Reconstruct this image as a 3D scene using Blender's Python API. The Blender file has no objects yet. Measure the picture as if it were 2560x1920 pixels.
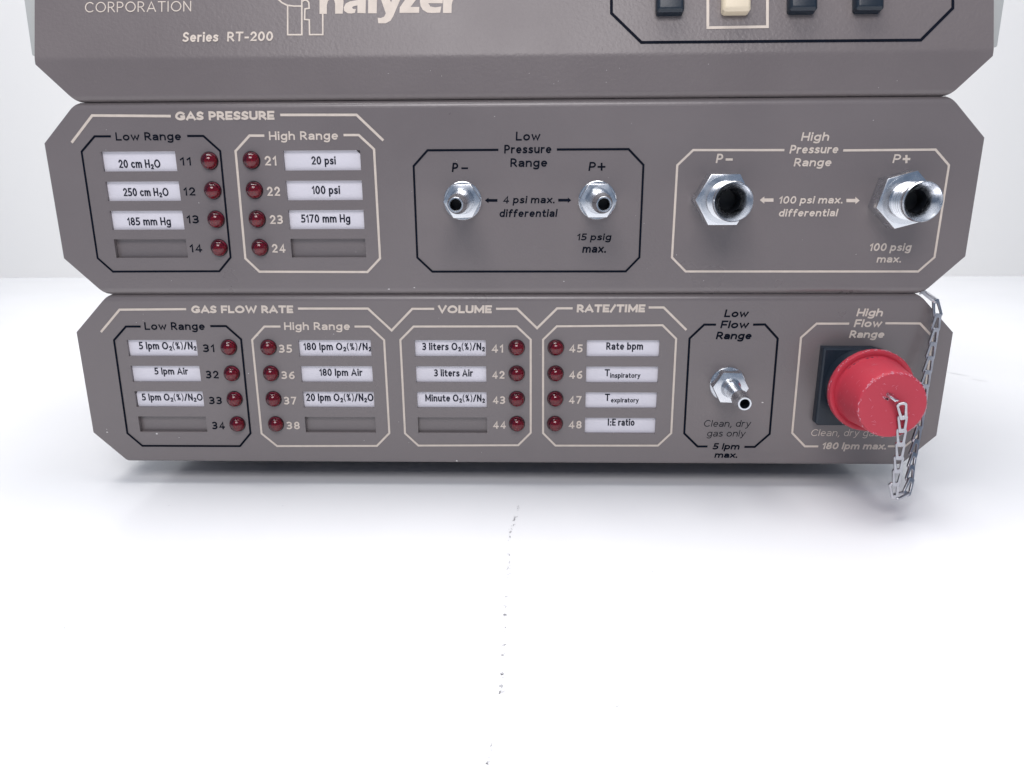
import bpy, bmesh, math, random
from mathutils import Vector, Matrix, Euler

# ------------------------------------------------------------------ camera, light, exposure
S = 0.001                       # everything below is written in millimetres
sc = bpy.context.scene
C = sc.collection
cam_d = bpy.data.cameras.new('camera')
cam = bpy.data.objects.new('camera', cam_d)
C.objects.link(cam)
cam_d.sensor_width = 36.0
cam_d.lens = 1906.226 * 36.0 / 2560.0
cam.location = (8.578 * S, -272.246 * S, 111.651 * S)
cam.rotation_euler = (math.radians(73.6464), math.radians(0.3046), math.radians(1.4497))
cam_d.clip_start = 0.01
cam_d.clip_end = 20.0
sc.camera = cam

world = bpy.data.worlds.new('World')
sc.world = world
world.use_nodes = True
wn = world.node_tree.nodes['Background']
wn.inputs['Color'].default_value = (0.52, 0.70, 1.0, 1)
wn.inputs['Strength'].default_value = 0.30


def area(name, loc, target, sx, sy, power, col):
    d = bpy.data.lights.new(name, 'AREA')
    d.shape = 'RECTANGLE'
    d.size, d.size_y = sx, sy
    d.energy = power
    d.color = col
    o = bpy.data.objects.new(name, d)
    C.objects.link(o)
    o.location = loc
    o.rotation_euler = (Vector(target) - Vector(loc)).to_track_quat('-Z', 'Y').to_euler()
    return o


area('ceiling_softbox', (-0.06, 0.10, 0.95), (-0.02, 0.02, 0.0), 0.85, 0.55, 11.2, (1.0, 0.975, 0.95))
area('front_softbox', (-0.02, -0.62, 0.62), (0.0, 0.0, 0.10), 0.46, 0.32, 3.5, (1.0, 0.955, 0.955))

sc.view_settings.view_transform = 'Standard'
sc.view_settings.look = 'None'
sc.view_settings.exposure = 0.0
sc.view_settings.gamma = 1.0
sc.view_settings.use_curve_mapping = False
sc.render.engine = 'CYCLES'
sc.cycles.use_denoising = True
sc.cycles.max_bounces = 12
sc.cycles.transmission_bounces = 8

# ------------------------------------------------------------------ measured data (mm on the panels)
TEXTS=[
  ('GAS PRESSURE', -113.2, -78.99, 125.32, 2.87, 'c', 'bold', 'Z'),
  ('Low Range', -134.79, -111.99, 118.86, 2.71, 'k', 'reg', 'Z'),
  ('20 cm H_2O', -135.64, -120.91, 109.78, 2.81, 'l', 'cond', 'Z'),
  ('250 cm H_2O', -135.47, -119.31, 100.2, 2.79, 'l', 'cond', 'Z'),
  ('185 mm Hg', -135.48, -119.88, 90.09, 2.77, 'l', 'cond', 'Z'),
  ('11', -113.39, -109.59, 110.5, 2.8, 'k', 'num', 'Z'),
  ('12', -113.42, -109.32, 100.34, 2.86, 'k', 'num', 'Z'),
  ('13', -113.52, -109.2, 90.79, 2.84, 'k', 'num', 'Z'),
  ('14', -113.72, -109.27, 80.63, 2.9, 'k', 'num', 'Z'),
  ('High Range', -81.55, -57.73, 118.73, 2.83, 'c', 'reg', 'Z'),
  ('21', -83.83, -79.71, 110.34, 3.2, 'c', 'num', 'Z'),
  ('22', -83.98, -79.39, 100.12, 3.15, 'c', 'num', 'Z'),
  ('23', -83.92, -79.24, 90.48, 3.12, 'c', 'num', 'Z'),
  ('24', -84.14, -79.23, 80.46, 3.07, 'c', 'num', 'Z'),
  ('20 psi', -67.85, -59.38, 110.57, 2.75, 'l', 'cond', 'Z'),
  ('100 psi', -68.43, -58.57, 100.62, 2.85, 'l', 'cond', 'Z'),
  ('5170 mm Hg', -73.07, -55.61, 90.84, 2.83, 'l', 'cond', 'Z'),
  ('Low', 2.99, 11.34, 118.04, 2.91, 'k', 'reg', 'Z'),
  ('Pressure', -0.98, 15.15, 113.89, 2.83, 'k', 'reg', 'Z'),
  ('Range', 1.09, 13.76, 109.44, 2.86, 'k', 'reg', 'Z'),
  ('P', -19.12, -16.88, 107.84, 3.07, 'k', 'ital', 'Z'),
  ('P', 27.86, 30.36, 107.99, 2.98, 'k', 'ital', 'Z'),
  ('4 psi max.', -1.6, 16.51, 97.24, 2.55, 'k', 'ital', 'Z'),
  ('differential', -2.9, 17.37, 92.59, 2.69, 'k', 'ital', 'Z'),
  ('15 psig', 24.33, 36.44, 84.46, 2.41, 'k', 'ital', 'Z'),
  ('max.', 26.29, 34.82, 80.14, 2.91, 'k', 'ital', 'Z'),
  ('High', 99.15, 108.53, 117.4, 2.77, 'c', 'ital', 'Z'),
  ('Pressure', 95.68, 112.04, 113.33, 2.8, 'c', 'ital', 'Z'),
  ('Range', 97.52, 110.22, 109.13, 2.72, 'c', 'ital', 'Z'),
  ('P', 71.08, 73.45, 110.38, 3.03, 'c', 'ital', 'Z'),
  ('P', 130.59, 133.23, 110.07, 2.86, 'c', 'ital', 'Z'),
  ('100 psi max.', 93.53, 115.47, 96.79, 2.54, 'c', 'ital', 'Z'),
  ('differential', 93.93, 114.16, 92.43, 2.57, 'c', 'ital', 'Z'),
  ('100 psig', 126.39, 140.98, 80.52, 2.73, 'c', 'ital', 'Z'),
  ('max.', 129.53, 138.12, 76.5, 2.54, 'c', 'ital', 'Z'),
  ('GAS FLOW RATE', -116.04, -78.36, 58.54, 2.86, 'c', 'bold', 'Z'),
  ('Low Range', -134.23, -111.75, 52.26, 2.92, 'k', 'reg', 'B'),
  ('5 lpm O_2(%)/N_2', -137.92, -116.33, 44.6, 2.87, 'l', 'cond', 'B'),
  ('5 lpm Air', -133.42, -120.65, 34.87, 2.68, 'l', 'cond', 'B'),
  ('5 lpm O_2(%)/N_2O', -139.68, -116.34, 24.56, 2.77, 'l', 'cond', 'B'),
  ('31', -113.38, -109.13, 43.85, 3.0, 'k', 'num', 'B'),
  ('32', -113.47, -108.71, 33.69, 3.02, 'k', 'num', 'B'),
  ('33', -113.49, -108.6, 23.54, 2.95, 'k', 'num', 'B'),
  ('34', -113.48, -108.59, 13.46, 3.06, 'k', 'num', 'B'),
  ('High Range', -82.31, -58.0, 52.28, 2.9, 'c', 'reg', 'B'),
  ('35', -84.95, -80.1, 43.67, 3.08, 'c', 'num', 'B'),
  ('36', -84.96, -79.94, 33.54, 3.01, 'c', 'num', 'B'),
  ('37', -84.9, -80.17, 23.51, 3.07, 'c', 'num', 'B'),
  ('38', -84.81, -79.73, 13.59, 3.05, 'c', 'num', 'B'),
  ('180 lpm O_2(%)/N_2', -76.07, -50.82, 44.36, 2.82, 'l', 'cond', 'B'),
  ('180 lpm Air', -70.88, -54.72, 34.44, 2.79, 'l', 'cond', 'B'),
  ('20 lpm O_2(%)/N_2O', -76.71, -51.12, 24.53, 2.97, 'l', 'cond', 'B'),
  ('VOLUME', -25.56, -5.88, 58.49, 2.93, 'c', 'bold', 'B'),
  ('3 liters O_2(%)/N_2', -31.85, -8.76, 44.4, 2.81, 'l', 'cond', 'B'),
  ('3 liters Air', -27.81, -13.33, 34.3, 2.78, 'l', 'cond', 'B'),
  ('Minute O_2(%)/N_2', -31.49, -9.02, 24.47, 2.79, 'l', 'cond', 'B'),
  ('41', -6.19, -1.9, 43.79, 3.1, 'c', 'num', 'B'),
  ('42', -6.11, -1.49, 33.81, 3.0, 'c', 'num', 'B'),
  ('43', -6.03, -1.32, 23.95, 3.05, 'c', 'num', 'B'),
  ('44', -6.03, -1.11, 14.11, 3.02, 'c', 'num', 'B'),
  ('RATE/TIME', 24.75, 49.38, 58.79, 2.92, 'c', 'bold', 'B'),
  ('45', 22.3, 27.18, 43.9, 3.01, 'c', 'num', 'B'),
  ('46', 22.42, 27.34, 33.87, 3.07, 'c', 'num', 'B'),
  ('47', 22.49, 27.17, 24.11, 3.05, 'c', 'num', 'B'),
  ('48', 22.52, 27.45, 14.3, 3.06, 'c', 'num', 'B'),
  ('Rate bpm', 35.96, 49.39, 44.63, 2.75, 'l', 'cond', 'B'),
  ('T', 35.65, 37.57, 34.49, 2.68, 'l', 'cond', 'B'),
  ('inspiratory', 37.71, 48.87, 33.9, 1.92, 'l', 'cond', 'B'),
  ('T', 36.05, 37.87, 24.84, 2.82, 'l', 'cond', 'B'),
  ('expiratory', 38.3, 48.66, 24.3, 1.82, 'l', 'cond', 'B'),
  ('I:E ratio', 37.37, 47.46, 15.08, 2.78, 'l', 'cond', 'B'),
  ('Low', 77.74, 86.47, 56.99, 2.83, 'k', 'itbold', 'B'),
  ('Flow', 76.68, 86.92, 52.91, 2.86, 'k', 'itbold', 'B'),
  ('Range', 75.37, 88.33, 48.84, 2.84, 'k', 'itbold', 'B'),
  ('Clean, dry', 73.15, 90.73, 15.2, 2.64, 'k', 'thin', 'B'),
  ('gas only', 74.65, 89.06, 11.3, 2.57, 'k', 'thin', 'B'),
  ('5 lpm', 77.09, 87.31, 6.07, 2.55, 'k', 'itbold', 'B'),
  ('max.', 78.03, 86.82, 2.69, 2.48, 'k', 'itbold', 'B'),
  ('High', 124.81, 134.22, 57.31, 2.84, 'c', 'itbold', 'B'),
  ('Flow', 124.36, 134.32, 53.36, 2.86, 'c', 'itbold', 'B'),
  ('Range', 123.16, 135.76, 49.38, 2.79, 'c', 'itbold', 'B'),
  ('Clean, dry gas only', 113.37, 147.28, 11.65, 2.69, 'c', 'thin', 'B'),
  ('180 lpm max.', 118.01, 142.19, 6.37, 2.77, 'c', 'itbold', 'B'),
  ('CORPORATION', -141.32, -105.32, 15.41, 3.54, 'c', 'thinup', 'T'),
  ('Series', -108.18, -96.12, 5.19, 3.38, 'c', 'reg', 'T'),
  ('RT-200', -93.2, -77.72, 5.27, 3.23, 'c', 'reg', 'T'),
]
LINES=[
  ('Z','c',0.85,0,[(-150.38, 118.3), (-141.77, 127.09), (-114.62, 126.72)]),
  ('Z','c',0.85,0,[(-76.98, 126.85), (-50.92, 126.68), (-42.24, 118.37)]),
  ('Z','k',0.72,0,[(-136.35, 120.28), (-142.03, 120.31), (-147.41, 115.3), (-147.66, 78.65), (-142.83, 73.79), (-103.94, 73.85), (-99.31, 78.8), (-98.91, 115.23), (-104.19, 120.2), (-109.79, 120.24)]),
  ('Z','c',0.8,0,[(-83.08, 120.19), (-88.21, 120.22), (-93.55, 115.19), (-94.0, 78.44), (-89.37, 73.68), (-50.36, 73.49), (-45.54, 78.33), (-45.59, 115.52), (-50.58, 120.19), (-55.8, 120.22)]),
  ('Z','k',0.72,0,[(-2.95, 115.08), (-27.22, 115.07), (-32.21, 109.91), (-32.2, 78.61), (-27.0, 73.58), (41.9, 73.54), (46.53, 78.48), (46.61, 109.89), (41.37, 115.06), (16.99, 115.08)]),
  ('Z','k',0.6,0,[(-15.77, 109.1), (-13.46, 109.09)]),
  ('Z','k',0.6,0,[(31.0, 109.32), (33.68, 109.31)]),
  ('Z','k',0.6,0,[(32.34, 110.65), (32.41, 108.05)]),
  ('Z','c',0.75,0,[(93.94, 114.47), (63.25, 114.64), (58.14, 109.71), (58.01, 78.42), (63.09, 73.48), (144.47, 73.33), (149.42, 78.32), (149.65, 109.24), (144.42, 114.33), (113.65, 114.26)]),
  ('Z','c',0.75,0,[(74.39, 111.51), (76.8, 111.5)]),
  ('Z','c',0.75,0,[(133.87, 111.34), (136.41, 111.33)]),
  ('Z','c',0.75,0,[(134.96, 112.67), (135.32, 110.0)]),
  ('B','c',0.8,0,[(-150.77, 51.46), (-142.5, 59.86), (-117.79, 60.05)]),
  ('B','c',0.8,0,[(-76.58, 60.23), (-50.92, 60.22), (-42.7, 52.11), (-34.79, 60.13), (-26.8, 60.13)]),
  ('B','c',0.8,0,[(-4.37, 60.11), (3.25, 60.11), (10.5, 52.95), (17.73, 60.26), (23.32, 60.26)]),
  ('B','c',0.8,0,[(50.61, 60.57), (55.98, 60.57), (64.6, 52.3)]),
  ('B','k',0.75,0,[(-135.58, 53.55), (-141.09, 53.55), (-146.33, 48.39), (-146.79, 11.75), (-141.7, 6.58), (-103.62, 6.61), (-98.99, 11.84), (-98.71, 48.75), (-103.74, 53.72), (-109.63, 53.72)]),
  ('B','c',0.75,0,[(-83.63, 53.56), (-89.58, 53.56), (-94.62, 48.51), (-94.73, 11.79), (-89.21, 6.69), (-50.63, 6.95), (-45.58, 12.16), (-45.66, 48.45), (-50.78, 53.56), (-56.29, 53.56)]),
  ('B','c',0.75,1,[(-34.58, 53.56), (-39.66, 48.54), (-39.58, 12.09), (-34.69, 7.15), (3.49, 7.45), (8.26, 12.5), (8.2, 48.69), (3.11, 53.65)]),
  ('B','c',0.75,1,[(17.68, 53.65), (12.72, 48.69), (12.94, 12.38), (17.69, 7.38), (56.47, 7.55), (61.23, 12.57), (61.06, 49.05), (55.91, 54.06)]),
  ('B','k',0.8,0,[(75.15, 54.26), (70.89, 54.26), (65.93, 49.12), (66.13, 12.48), (71.45, 7.23), (75.21, 7.25)]),
  ('B','k',0.8,0,[(89.07, 7.13), (92.94, 7.15), (98.09, 12.39), (97.69, 49.14), (92.68, 54.34), (88.4, 54.26)]),
  ('B','c',0.78,0,[(122.67, 54.65), (111.08, 54.65), (106.02, 49.51), (106.41, 12.85), (111.7, 7.49), (116.67, 7.52)]),
  ('B','c',0.78,0,[(142.61, 7.63), (149.04, 7.66), (153.54, 12.36), (152.96, 49.77), (147.85, 54.7), (135.52, 54.79)]),
  ('T','k',0.95,0,[(34.56, 28.42), (34.59, 13.34), (44.43, 3.64), (135.08, 3.52), (145.34, 13.84), (145.31, 27.08)]),
  ('T','c',0.9,0,[(66.08, 26.61), (66.12, 8.24), (85.51, 8.37), (85.47, 26.38)]),
  ('T','c',0.5,0,[(-76.15, 19.3), (-74.79, 18.03), (-73.09, 17.15), (-70.66, 16.83), (-68.33, 16.81)]),
  ('T','c',0.5,0,[(-72.84, 17.14), (-72.82, 7.32), (-68.07, 7.27), (-68.1, 21.71)]),
  ('T','c',0.5,0,[(-67.9, 18.34), (-67.27, 18.72), (-66.44, 18.71), (-65.76, 17.93), (-65.61, 16.01), (-67.02, 15.83), (-67.16, 12.32), (-65.56, 12.16), (-65.45, 7.25), (-61.04, 7.21), (-61.06, 14.32)]),
  ('Z','arrow_k',0,0,[(-7.84, 98.29), (-6.56, 97.34), (-6.56, 97.81), (-3.45, 97.8), (-3.44, 98.74), (-6.54, 98.75), (-6.54, 99.22)]),
  ('Z','arrow_k',0,0,[(22.19, 98.24), (21.01, 97.31), (21.0, 97.78), (17.67, 97.79), (17.66, 98.73), (20.98, 98.72), (20.98, 99.18)]),
  ('Z','arrow_c',0,0,[(87.08, 98.03), (88.75, 96.8), (88.69, 97.46), (91.81, 97.45), (91.71, 98.57), (88.59, 98.58), (88.53, 99.24)]),
  ('Z','arrow_c',0,0,[(121.14, 97.74), (119.84, 96.52), (119.77, 97.18), (116.71, 97.2), (116.58, 98.32), (119.63, 98.3), (119.55, 98.96)]),
]
LOGO = [
    [(-62.17, 14.14), (-59.73, 14.12), (-59.73, 17.0), (-59.36, 18.44), (-58.34, 19.15), (-57.33, 18.85), (-56.95, 17.55), (-56.94, 14.17), (-54.42, 14.15), (-54.13, 18.1), (-54.43, 20.41), (-55.74, 21.86), (-57.77, 21.88), (-59.51, 20.75), (-59.74, 21.76), (-62.18, 21.79)],
    [(-49.5, 18.62), (-51.96, 18.22), (-53.41, 17.51), (-54.04, 16.22), (-53.93, 15.07), (-52.82, 14.28), (-51.37, 14.14), (-50.36, 14.36), (-49.98, 15.63), (-50.94, 15.67), (-51.32, 16.1), (-50.8, 16.56), (-49.49, 16.83)],
    [(-49.5, 20.35), (-49.49, 14.3), (-46.79, 14.21), (-46.69, 19.74), (-47.33, 21.19), (-49.07, 21.84), (-51.97, 21.88), (-53.42, 21.4), (-53.76, 19.82), (-51.09, 20.08), (-49.93, 19.92)],
    [(-45.94, 24.06), (-45.92, 14.17), (-43.06, 14.14), (-42.93, 24.02)],
    [(-42.64, 21.57), (-39.86, 21.54), (-38.29, 17.69), (-36.91, 21.51), (-34.02, 21.47), (-37.61, 13.02), (-38.48, 11.59), (-40.07, 10.8), (-42.53, 10.83), (-42.73, 12.64), (-41.66, 12.57), (-40.59, 12.99), (-40.02, 14.05)],
    [(-35.45, 14.21), (-35.39, 16.02), (-32.86, 19.59), (-35.17, 19.62), (-35.17, 21.49), (-28.96, 21.42), (-28.96, 19.83), (-31.78, 16.13), (-28.9, 16.09), (-28.95, 14.14)],
    [(-21.17, 17.22), (-21.08, 18.31), (-21.61, 20.04), (-23.05, 21.35), (-25.07, 21.66), (-27.09, 21.11), (-28.38, 19.54), (-28.73, 18.11), (-28.46, 16.38), (-27.65, 15.07), (-26.21, 14.2), (-24.48, 14.03), (-21.94, 14.15), (-21.6, 16.16), (-23.62, 15.89), (-25.2, 16.2), (-25.87, 17.27)],
    [(-20.89, 21.33), (-21.02, 14.0), (-18.19, 13.97), (-18.14, 16.55), (-17.91, 17.7), (-17.43, 18.7), (-16.42, 19.12), (-16.42, 21.42), (-17.72, 21.0), (-18.26, 20.0), (-18.32, 21.3)],
]
SPECKS = [
    (3.80, -17.90, 85, 0.91, 0.22, 1),
    (4.14, -18.53, 148, 0.23, 0.10, 1),
    (3.94, -18.63, 59, 0.28, 0.17, 1),
    (3.37, -18.25, 101, 0.46, 0.12, 1),
    (3.60, -19.90, 85, 1.11, 0.27, 1),
    (3.57, -21.54, 16, 0.26, 0.20, 1),
    (4.19, -19.39, 68, 0.39, 0.17, 1),
    (4.00, -21.10, 109, 0.36, 0.18, 1),
    (3.00, -26.80, 40, 1.17, 0.22, 0),
    (2.94, -26.58, 126, 0.29, 0.20, 1),
    (2.55, -26.20, 77, 0.37, 0.18, 1),
    (2.61, -27.41, 104, 0.43, 0.19, 1),
    (2.60, -28.70, 70, 1.10, 0.34, 1),
    (2.50, -29.28, 83, 0.59, 0.19, 1),
    (2.10, -29.43, 54, 0.45, 0.20, 1),
    (2.58, -28.14, 123, 0.54, 0.20, 1),
    (2.40, -32.80, 70, 0.74, 0.21, 0),
    (2.46, -32.93, 109, 0.51, 0.19, 1),
    (2.86, -32.38, 11, 0.35, 0.16, 1),
    (1.65, -33.58, 71, 0.40, 0.20, 1),
    (1.70, -35.50, 95, 0.51, 0.22, 1),
    (0.87, -36.09, 104, 0.32, 0.13, 1),
    (1.34, -38.36, 86, 0.33, 0.20, 1),
    (1.97, -36.15, 117, 0.55, 0.14, 1),
    (1.60, -37.90, 70, 0.93, 0.33, 1),
    (1.23, -37.95, 60, 0.57, 0.14, 1),
    (1.58, -36.97, 86, 0.20, 0.14, 1),
    (1.54, -38.01, 157, 0.44, 0.11, 1),
    (1.40, -41.40, 95, 0.83, 0.30, 0),
    (1.07, -40.02, 125, 0.21, 0.11, 1),
    (1.00, -43.93, 64, 0.45, 0.13, 1),
    (1.22, -41.81, 47, 0.33, 0.14, 1),
    (1.60, -53.70, 95, 0.71, 0.25, 0),
    (1.61, -53.95, 145, 0.47, 0.11, 1),
    (1.09, -53.70, 68, 0.30, 0.12, 1),
    (1.10, -53.03, 26, 0.44, 0.19, 1),
    (1.70, -58.40, 85, 0.81, 0.32, 1),
    (1.85, -57.53, 166, 0.29, 0.16, 1),
    (1.62, -56.48, 8, 0.41, 0.12, 1),
    (1.93, -60.37, 46, 0.55, 0.13, 1),
    (1.20, -62.30, 70, 1.06, 0.25, 1),
    (1.40, -61.63, 69, 0.39, 0.16, 1),
    (1.09, -60.92, 9, 0.57, 0.12, 1),
    (2.04, -62.22, 159, 0.59, 0.14, 1),
    (1.50, -65.70, 85, 0.52, 0.26, 1),
    (1.51, -67.53, 73, 0.42, 0.19, 1),
    (1.95, -67.36, 73, 0.25, 0.12, 1),
    (2.12, -65.27, 131, 0.57, 0.19, 1),
    (1.30, -77.90, 40, 0.90, 0.20, 1),
    (1.29, -78.58, 76, 0.30, 0.10, 1),
    (1.19, -77.98, 156, 0.25, 0.11, 1),
    (1.73, -78.14, 15, 0.34, 0.12, 1),
    (1.40, -83.30, 70, 0.62, 0.31, 1),
    (1.96, -84.24, 1, 0.40, 0.16, 1),
    (0.92, -82.22, 63, 0.31, 0.15, 1),
    (1.05, -82.72, 0, 0.54, 0.18, 1),
    (1.30, -87.30, 70, 0.70, 0.60, 0),
    (1.39, -87.01, 8, 0.54, 0.11, 1),
    (1.00, -87.31, 80, 0.23, 0.14, 1),
    (1.07, -86.70, 67, 0.28, 0.13, 1),
    (1.60, -93.10, 70, 0.59, 0.20, 1),
    (1.49, -95.03, 145, 0.27, 0.14, 1),
    (1.12, -94.27, 97, 0.45, 0.10, 1),
    (1.69, -93.34, 160, 0.40, 0.17, 1),
    (1.50, -101.00, 40, 1.17, 0.26, 1),
    (1.74, -100.91, 69, 0.48, 0.11, 1),
    (1.17, -100.47, 7, 0.57, 0.14, 1),
    (2.00, -102.17, 67, 0.25, 0.17, 1),
    (1.40, -105.00, 40, 0.97, 0.30, 1),
    (1.25, -105.20, 150, 0.49, 0.15, 1),
    (1.43, -103.91, 134, 0.24, 0.11, 1),
    (1.56, -105.47, 6, 0.34, 0.19, 1),
    (1.40, -112.60, 70, 0.70, 0.60, 0),
    (1.69, -113.97, 178, 0.58, 0.16, 1),
    (1.43, -112.89, 144, 0.40, 0.17, 1),
    (1.86, -111.46, 141, 0.22, 0.13, 1),
    (1.40, -117.10, 85, 0.70, 0.60, 0),
    (1.52, -117.82, 46, 0.46, 0.15, 1),
    (1.14, -119.60, 64, 0.35, 0.14, 1),
    (1.19, -116.17, 21, 0.35, 0.12, 1),
    (1.70, -119.30, 40, 1.09, 0.34, 1),
    (1.31, -118.58, 148, 0.47, 0.15, 1),
    (1.20, -119.14, 38, 0.27, 0.15, 1),
    (1.16, -119.12, 113, 0.43, 0.19, 1),
    (0.10, -136.30, 85, 0.69, 0.23, 1),
    (-0.16, -136.79, 59, 0.54, 0.15, 1),
    (0.20, -137.91, 105, 0.44, 0.16, 1),
    (0.83, -136.54, 78, 0.21, 0.15, 1),
    (-0.30, -141.20, 40, 0.64, 0.28, 1),
    (-0.27, -139.94, 36, 0.37, 0.17, 1),
    (-0.37, -141.91, 148, 0.53, 0.18, 1),
    (-0.68, -141.64, 18, 0.54, 0.14, 1),
    (-0.60, -143.50, 70, 0.83, 0.23, 1),
    (-0.55, -141.76, 172, 0.23, 0.12, 1),
    (-0.62, -141.19, 66, 0.25, 0.16, 1),
    (-0.64, -143.77, 65, 0.27, 0.10, 1),
    (-118.00, -95.50, 0, 0.30, 0.30, 0),
    (-118.90, -97.20, -15, 0.70, 0.10, 1),
    (28.50, -123.70, 25, 0.70, 0.30, 1),
    (45.80, -63.30, 80, 0.90, 0.15, 1),
    (256.90, 162.80, -45, 7.00, 0.50, 1),
    (262.00, 150.00, -40, 5.00, 0.50, 1),
    (-109.00, -81.80, 0, 0.80, 0.15, 1),
    (-126.20, -63.40, -10, 0.60, 0.15, 1),
    (-82.60, -18.80, 0, 0.40, 0.20, 1),
    (-124.70, -19.00, 0, 0.40, 0.20, 1),
]
R = random.Random(7)
LEAN = math.radians(16.35)      # the upper unit's keypad face leans back
ZF = 145.1                      # height of the fold below it
Z_BOT, Z_MID, Z_TOP = 0.0, 65.3, 131.35
TABLE = -9.5


# ------------------------------------------------------------------ materials
def mat(name, col, rough=0.5, metal=0.0, bump=0.0, bscale=900.0, var=0.0, vscale=40.0, coat=0.0, trans=0.0, spec=0.5, ior=1.5, rvar=0.0):
    m = bpy.data.materials.new(name)
    m.use_nodes = True
    nt = m.node_tree
    b = nt.nodes['Principled BSDF']
    b.inputs['Base Color'].default_value = (*col, 1)
    b.inputs['Roughness'].default_value = rough
    b.inputs['Metallic'].default_value = metal
    b.inputs['Coat Weight'].default_value = coat
    b.inputs['Transmission Weight'].default_value = trans
    b.inputs['Specular IOR Level'].default_value = spec
    b.inputs['IOR'].default_value = ior
    tc = nt.nodes.new('ShaderNodeTexCoord')
    if var > 0:
        n = nt.nodes.new('ShaderNodeTexNoise')
        n.inputs['Scale'].default_value = vscale
        n.inputs['Detail'].default_value = 5
        nt.links.new(tc.outputs['Object'], n.inputs['Vector'])
        r = nt.nodes.new('ShaderNodeMapRange')
        r.inputs['From Min'].default_value = 0.3
        r.inputs['From Max'].default_value = 0.7
        r.inputs['To Min'].default_value = 1 - var
        r.inputs['To Max'].default_value = 1 + var
        nt.links.new(n.outputs['Fac'], r.inputs['Value'])
        mx = nt.nodes.new('ShaderNodeVectorMath')
        mx.operation = 'SCALE'
        mx.inputs[0].default_value = col
        nt.links.new(r.outputs['Result'], mx.inputs['Scale'])
        nt.links.new(mx.outputs['Vector'], b.inputs['Base Color'])
        if rvar > 0:
            r2 = nt.nodes.new('ShaderNodeMapRange')
            r2.inputs['From Min'].default_value = 0.3
            r2.inputs['From Max'].default_value = 0.7
            r2.inputs['To Min'].default_value = rough - rvar
            r2.inputs['To Max'].default_value = rough + rvar
            nt.links.new(n.outputs['Fac'], r2.inputs['Value'])
            nt.links.new(r2.outputs['Result'], b.inputs['Roughness'])
    if bump > 0:
        n = nt.nodes.new('ShaderNodeTexNoise')
        n.inputs['Scale'].default_value = bscale
        n.inputs['Detail'].default_value = 3
        nt.links.new(tc.outputs['Object'], n.inputs['Vector'])
        bp = nt.nodes.new('ShaderNodeBump')
        bp.inputs['Strength'].default_value = bump
        bp.inputs['Distance'].default_value = 0.0002
        nt.links.new(n.outputs['Fac'], bp.inputs['Height'])
        nt.links.new(bp.outputs['Normal'], b.inputs['Normal'])
    return m


M_PAINT = mat('taupe_enamel', (0.166, 0.143, 0.143), 0.33, spec=0.75, bump=0.22, bscale=1100, var=0.035, vscale=22, rvar=0.07)
M_CREAM = mat('cream_ink', (0.64, 0.555, 0.48), 0.55, var=0.06, vscale=300)
M_BLACK = mat('black_ink', (0.005, 0.007, 0.014), 0.7, spec=0.06, var=0.2, vscale=300)
M_LABELINK = mat('label_ink', (0.012, 0.015, 0.028), 0.6, spec=0.15)
M_PAPER = mat('white_paper', (0.73, 0.705, 0.755), 0.6, var=0.03, vscale=120)
M_CHIP = mat('bare_chip', (0.65, 0.62, 0.60), 0.5)
M_RED = mat('red_lens', (0.21, 0.001, 0.026), 0.10, coat=0.25, trans=0.8, ior=1.49)
M_REDGLOW = mat('painted_lens_glow', (0.78, 0.03, 0.075), 0.35)  # brighter red stands in for light gathered inside the lens
M_DARK = mat('lens_collar', (0.012, 0.006, 0.009), 0.3)
M_ZINC = mat('zinc_plate', (0.70, 0.72, 0.75), 0.25, metal=1.0, bump=0.12, bscale=500, var=0.10, vscale=260, rvar=0.07)
M_STEEL = mat('chain_steel', (0.47, 0.47, 0.50), 0.31, metal=1.0, bump=0.1, bscale=900, var=0.12, vscale=300, rvar=0.07)
M_BORE_SHADE = mat('bore_shade', (0.006, 0.008, 0.012), 0.5)  # near-black: shade deep in the tubes, put into the colour
M_NAVY = mat('navy_plastic', (0.012, 0.020, 0.032), 0.38, bump=0.15, bscale=1500)
M_IVORY = mat('ivory_plastic', (0.78, 0.67, 0.50), 0.45, bump=0.1, bscale=1500)
M_TRIM = mat('light_grey_trim', (0.50, 0.51, 0.49), 0.45, bump=0.15, bscale=1200, var=0.03)
M_RUBBER = mat('black_rubber', (0.02, 0.02, 0.02), 0.8)


# ------------------------------------------------------------------ mesh helpers
def link(name, bm, mats, parent=None, smooth=None, label=None):
    """bm is in mm; becomes ONE mesh object"""
    for v in bm.verts:
        v.co *= S
    me = bpy.data.meshes.new(name)
    bm.normal_update()
    bm.to_mesh(me)
    bm.free()
    for m in (mats if isinstance(mats, (list, tuple)) else [mats]):
        me.materials.append(m)
    o = bpy.data.objects.new(name, me)
    C.objects.link(o)
    if smooth is not None:
        me.shade_smooth()
        me.set_sharp_from_angle(angle=math.radians(smooth))
    if parent:
        o.parent = parent
    if label:
        o['label'] = label
    return o


def thing(name, label, cat, group=None, loc=(0, 0, 0)):
    o = bpy.data.objects.new(name, None)
    o.empty_display_size = 0.01
    C.objects.link(o)
    o['label'] = label
    o['category'] = cat
    if group:
        o['group'] = group
    return o


def box(bm, x0, x1, y0, y1, z0, z1, bev=0.0, seg=2, mi=0):
    t = bmesh.new()
    bmesh.ops.create_cube(t, size=1.0)
    for v in t.verts:
        v.co = Vector(((x0 + x1) / 2 + v.co.x * (x1 - x0), (y0 + y1) / 2 + v.co.y * (y1 - y0), (z0 + z1) / 2 + v.co.z * (z1 - z0)))
    if bev > 0:
        bmesh.ops.bevel(t, geom=list(t.edges), offset=bev, segments=seg, affect='EDGES', profile=0.5)
    merge(bm, t, mi=mi)


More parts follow.
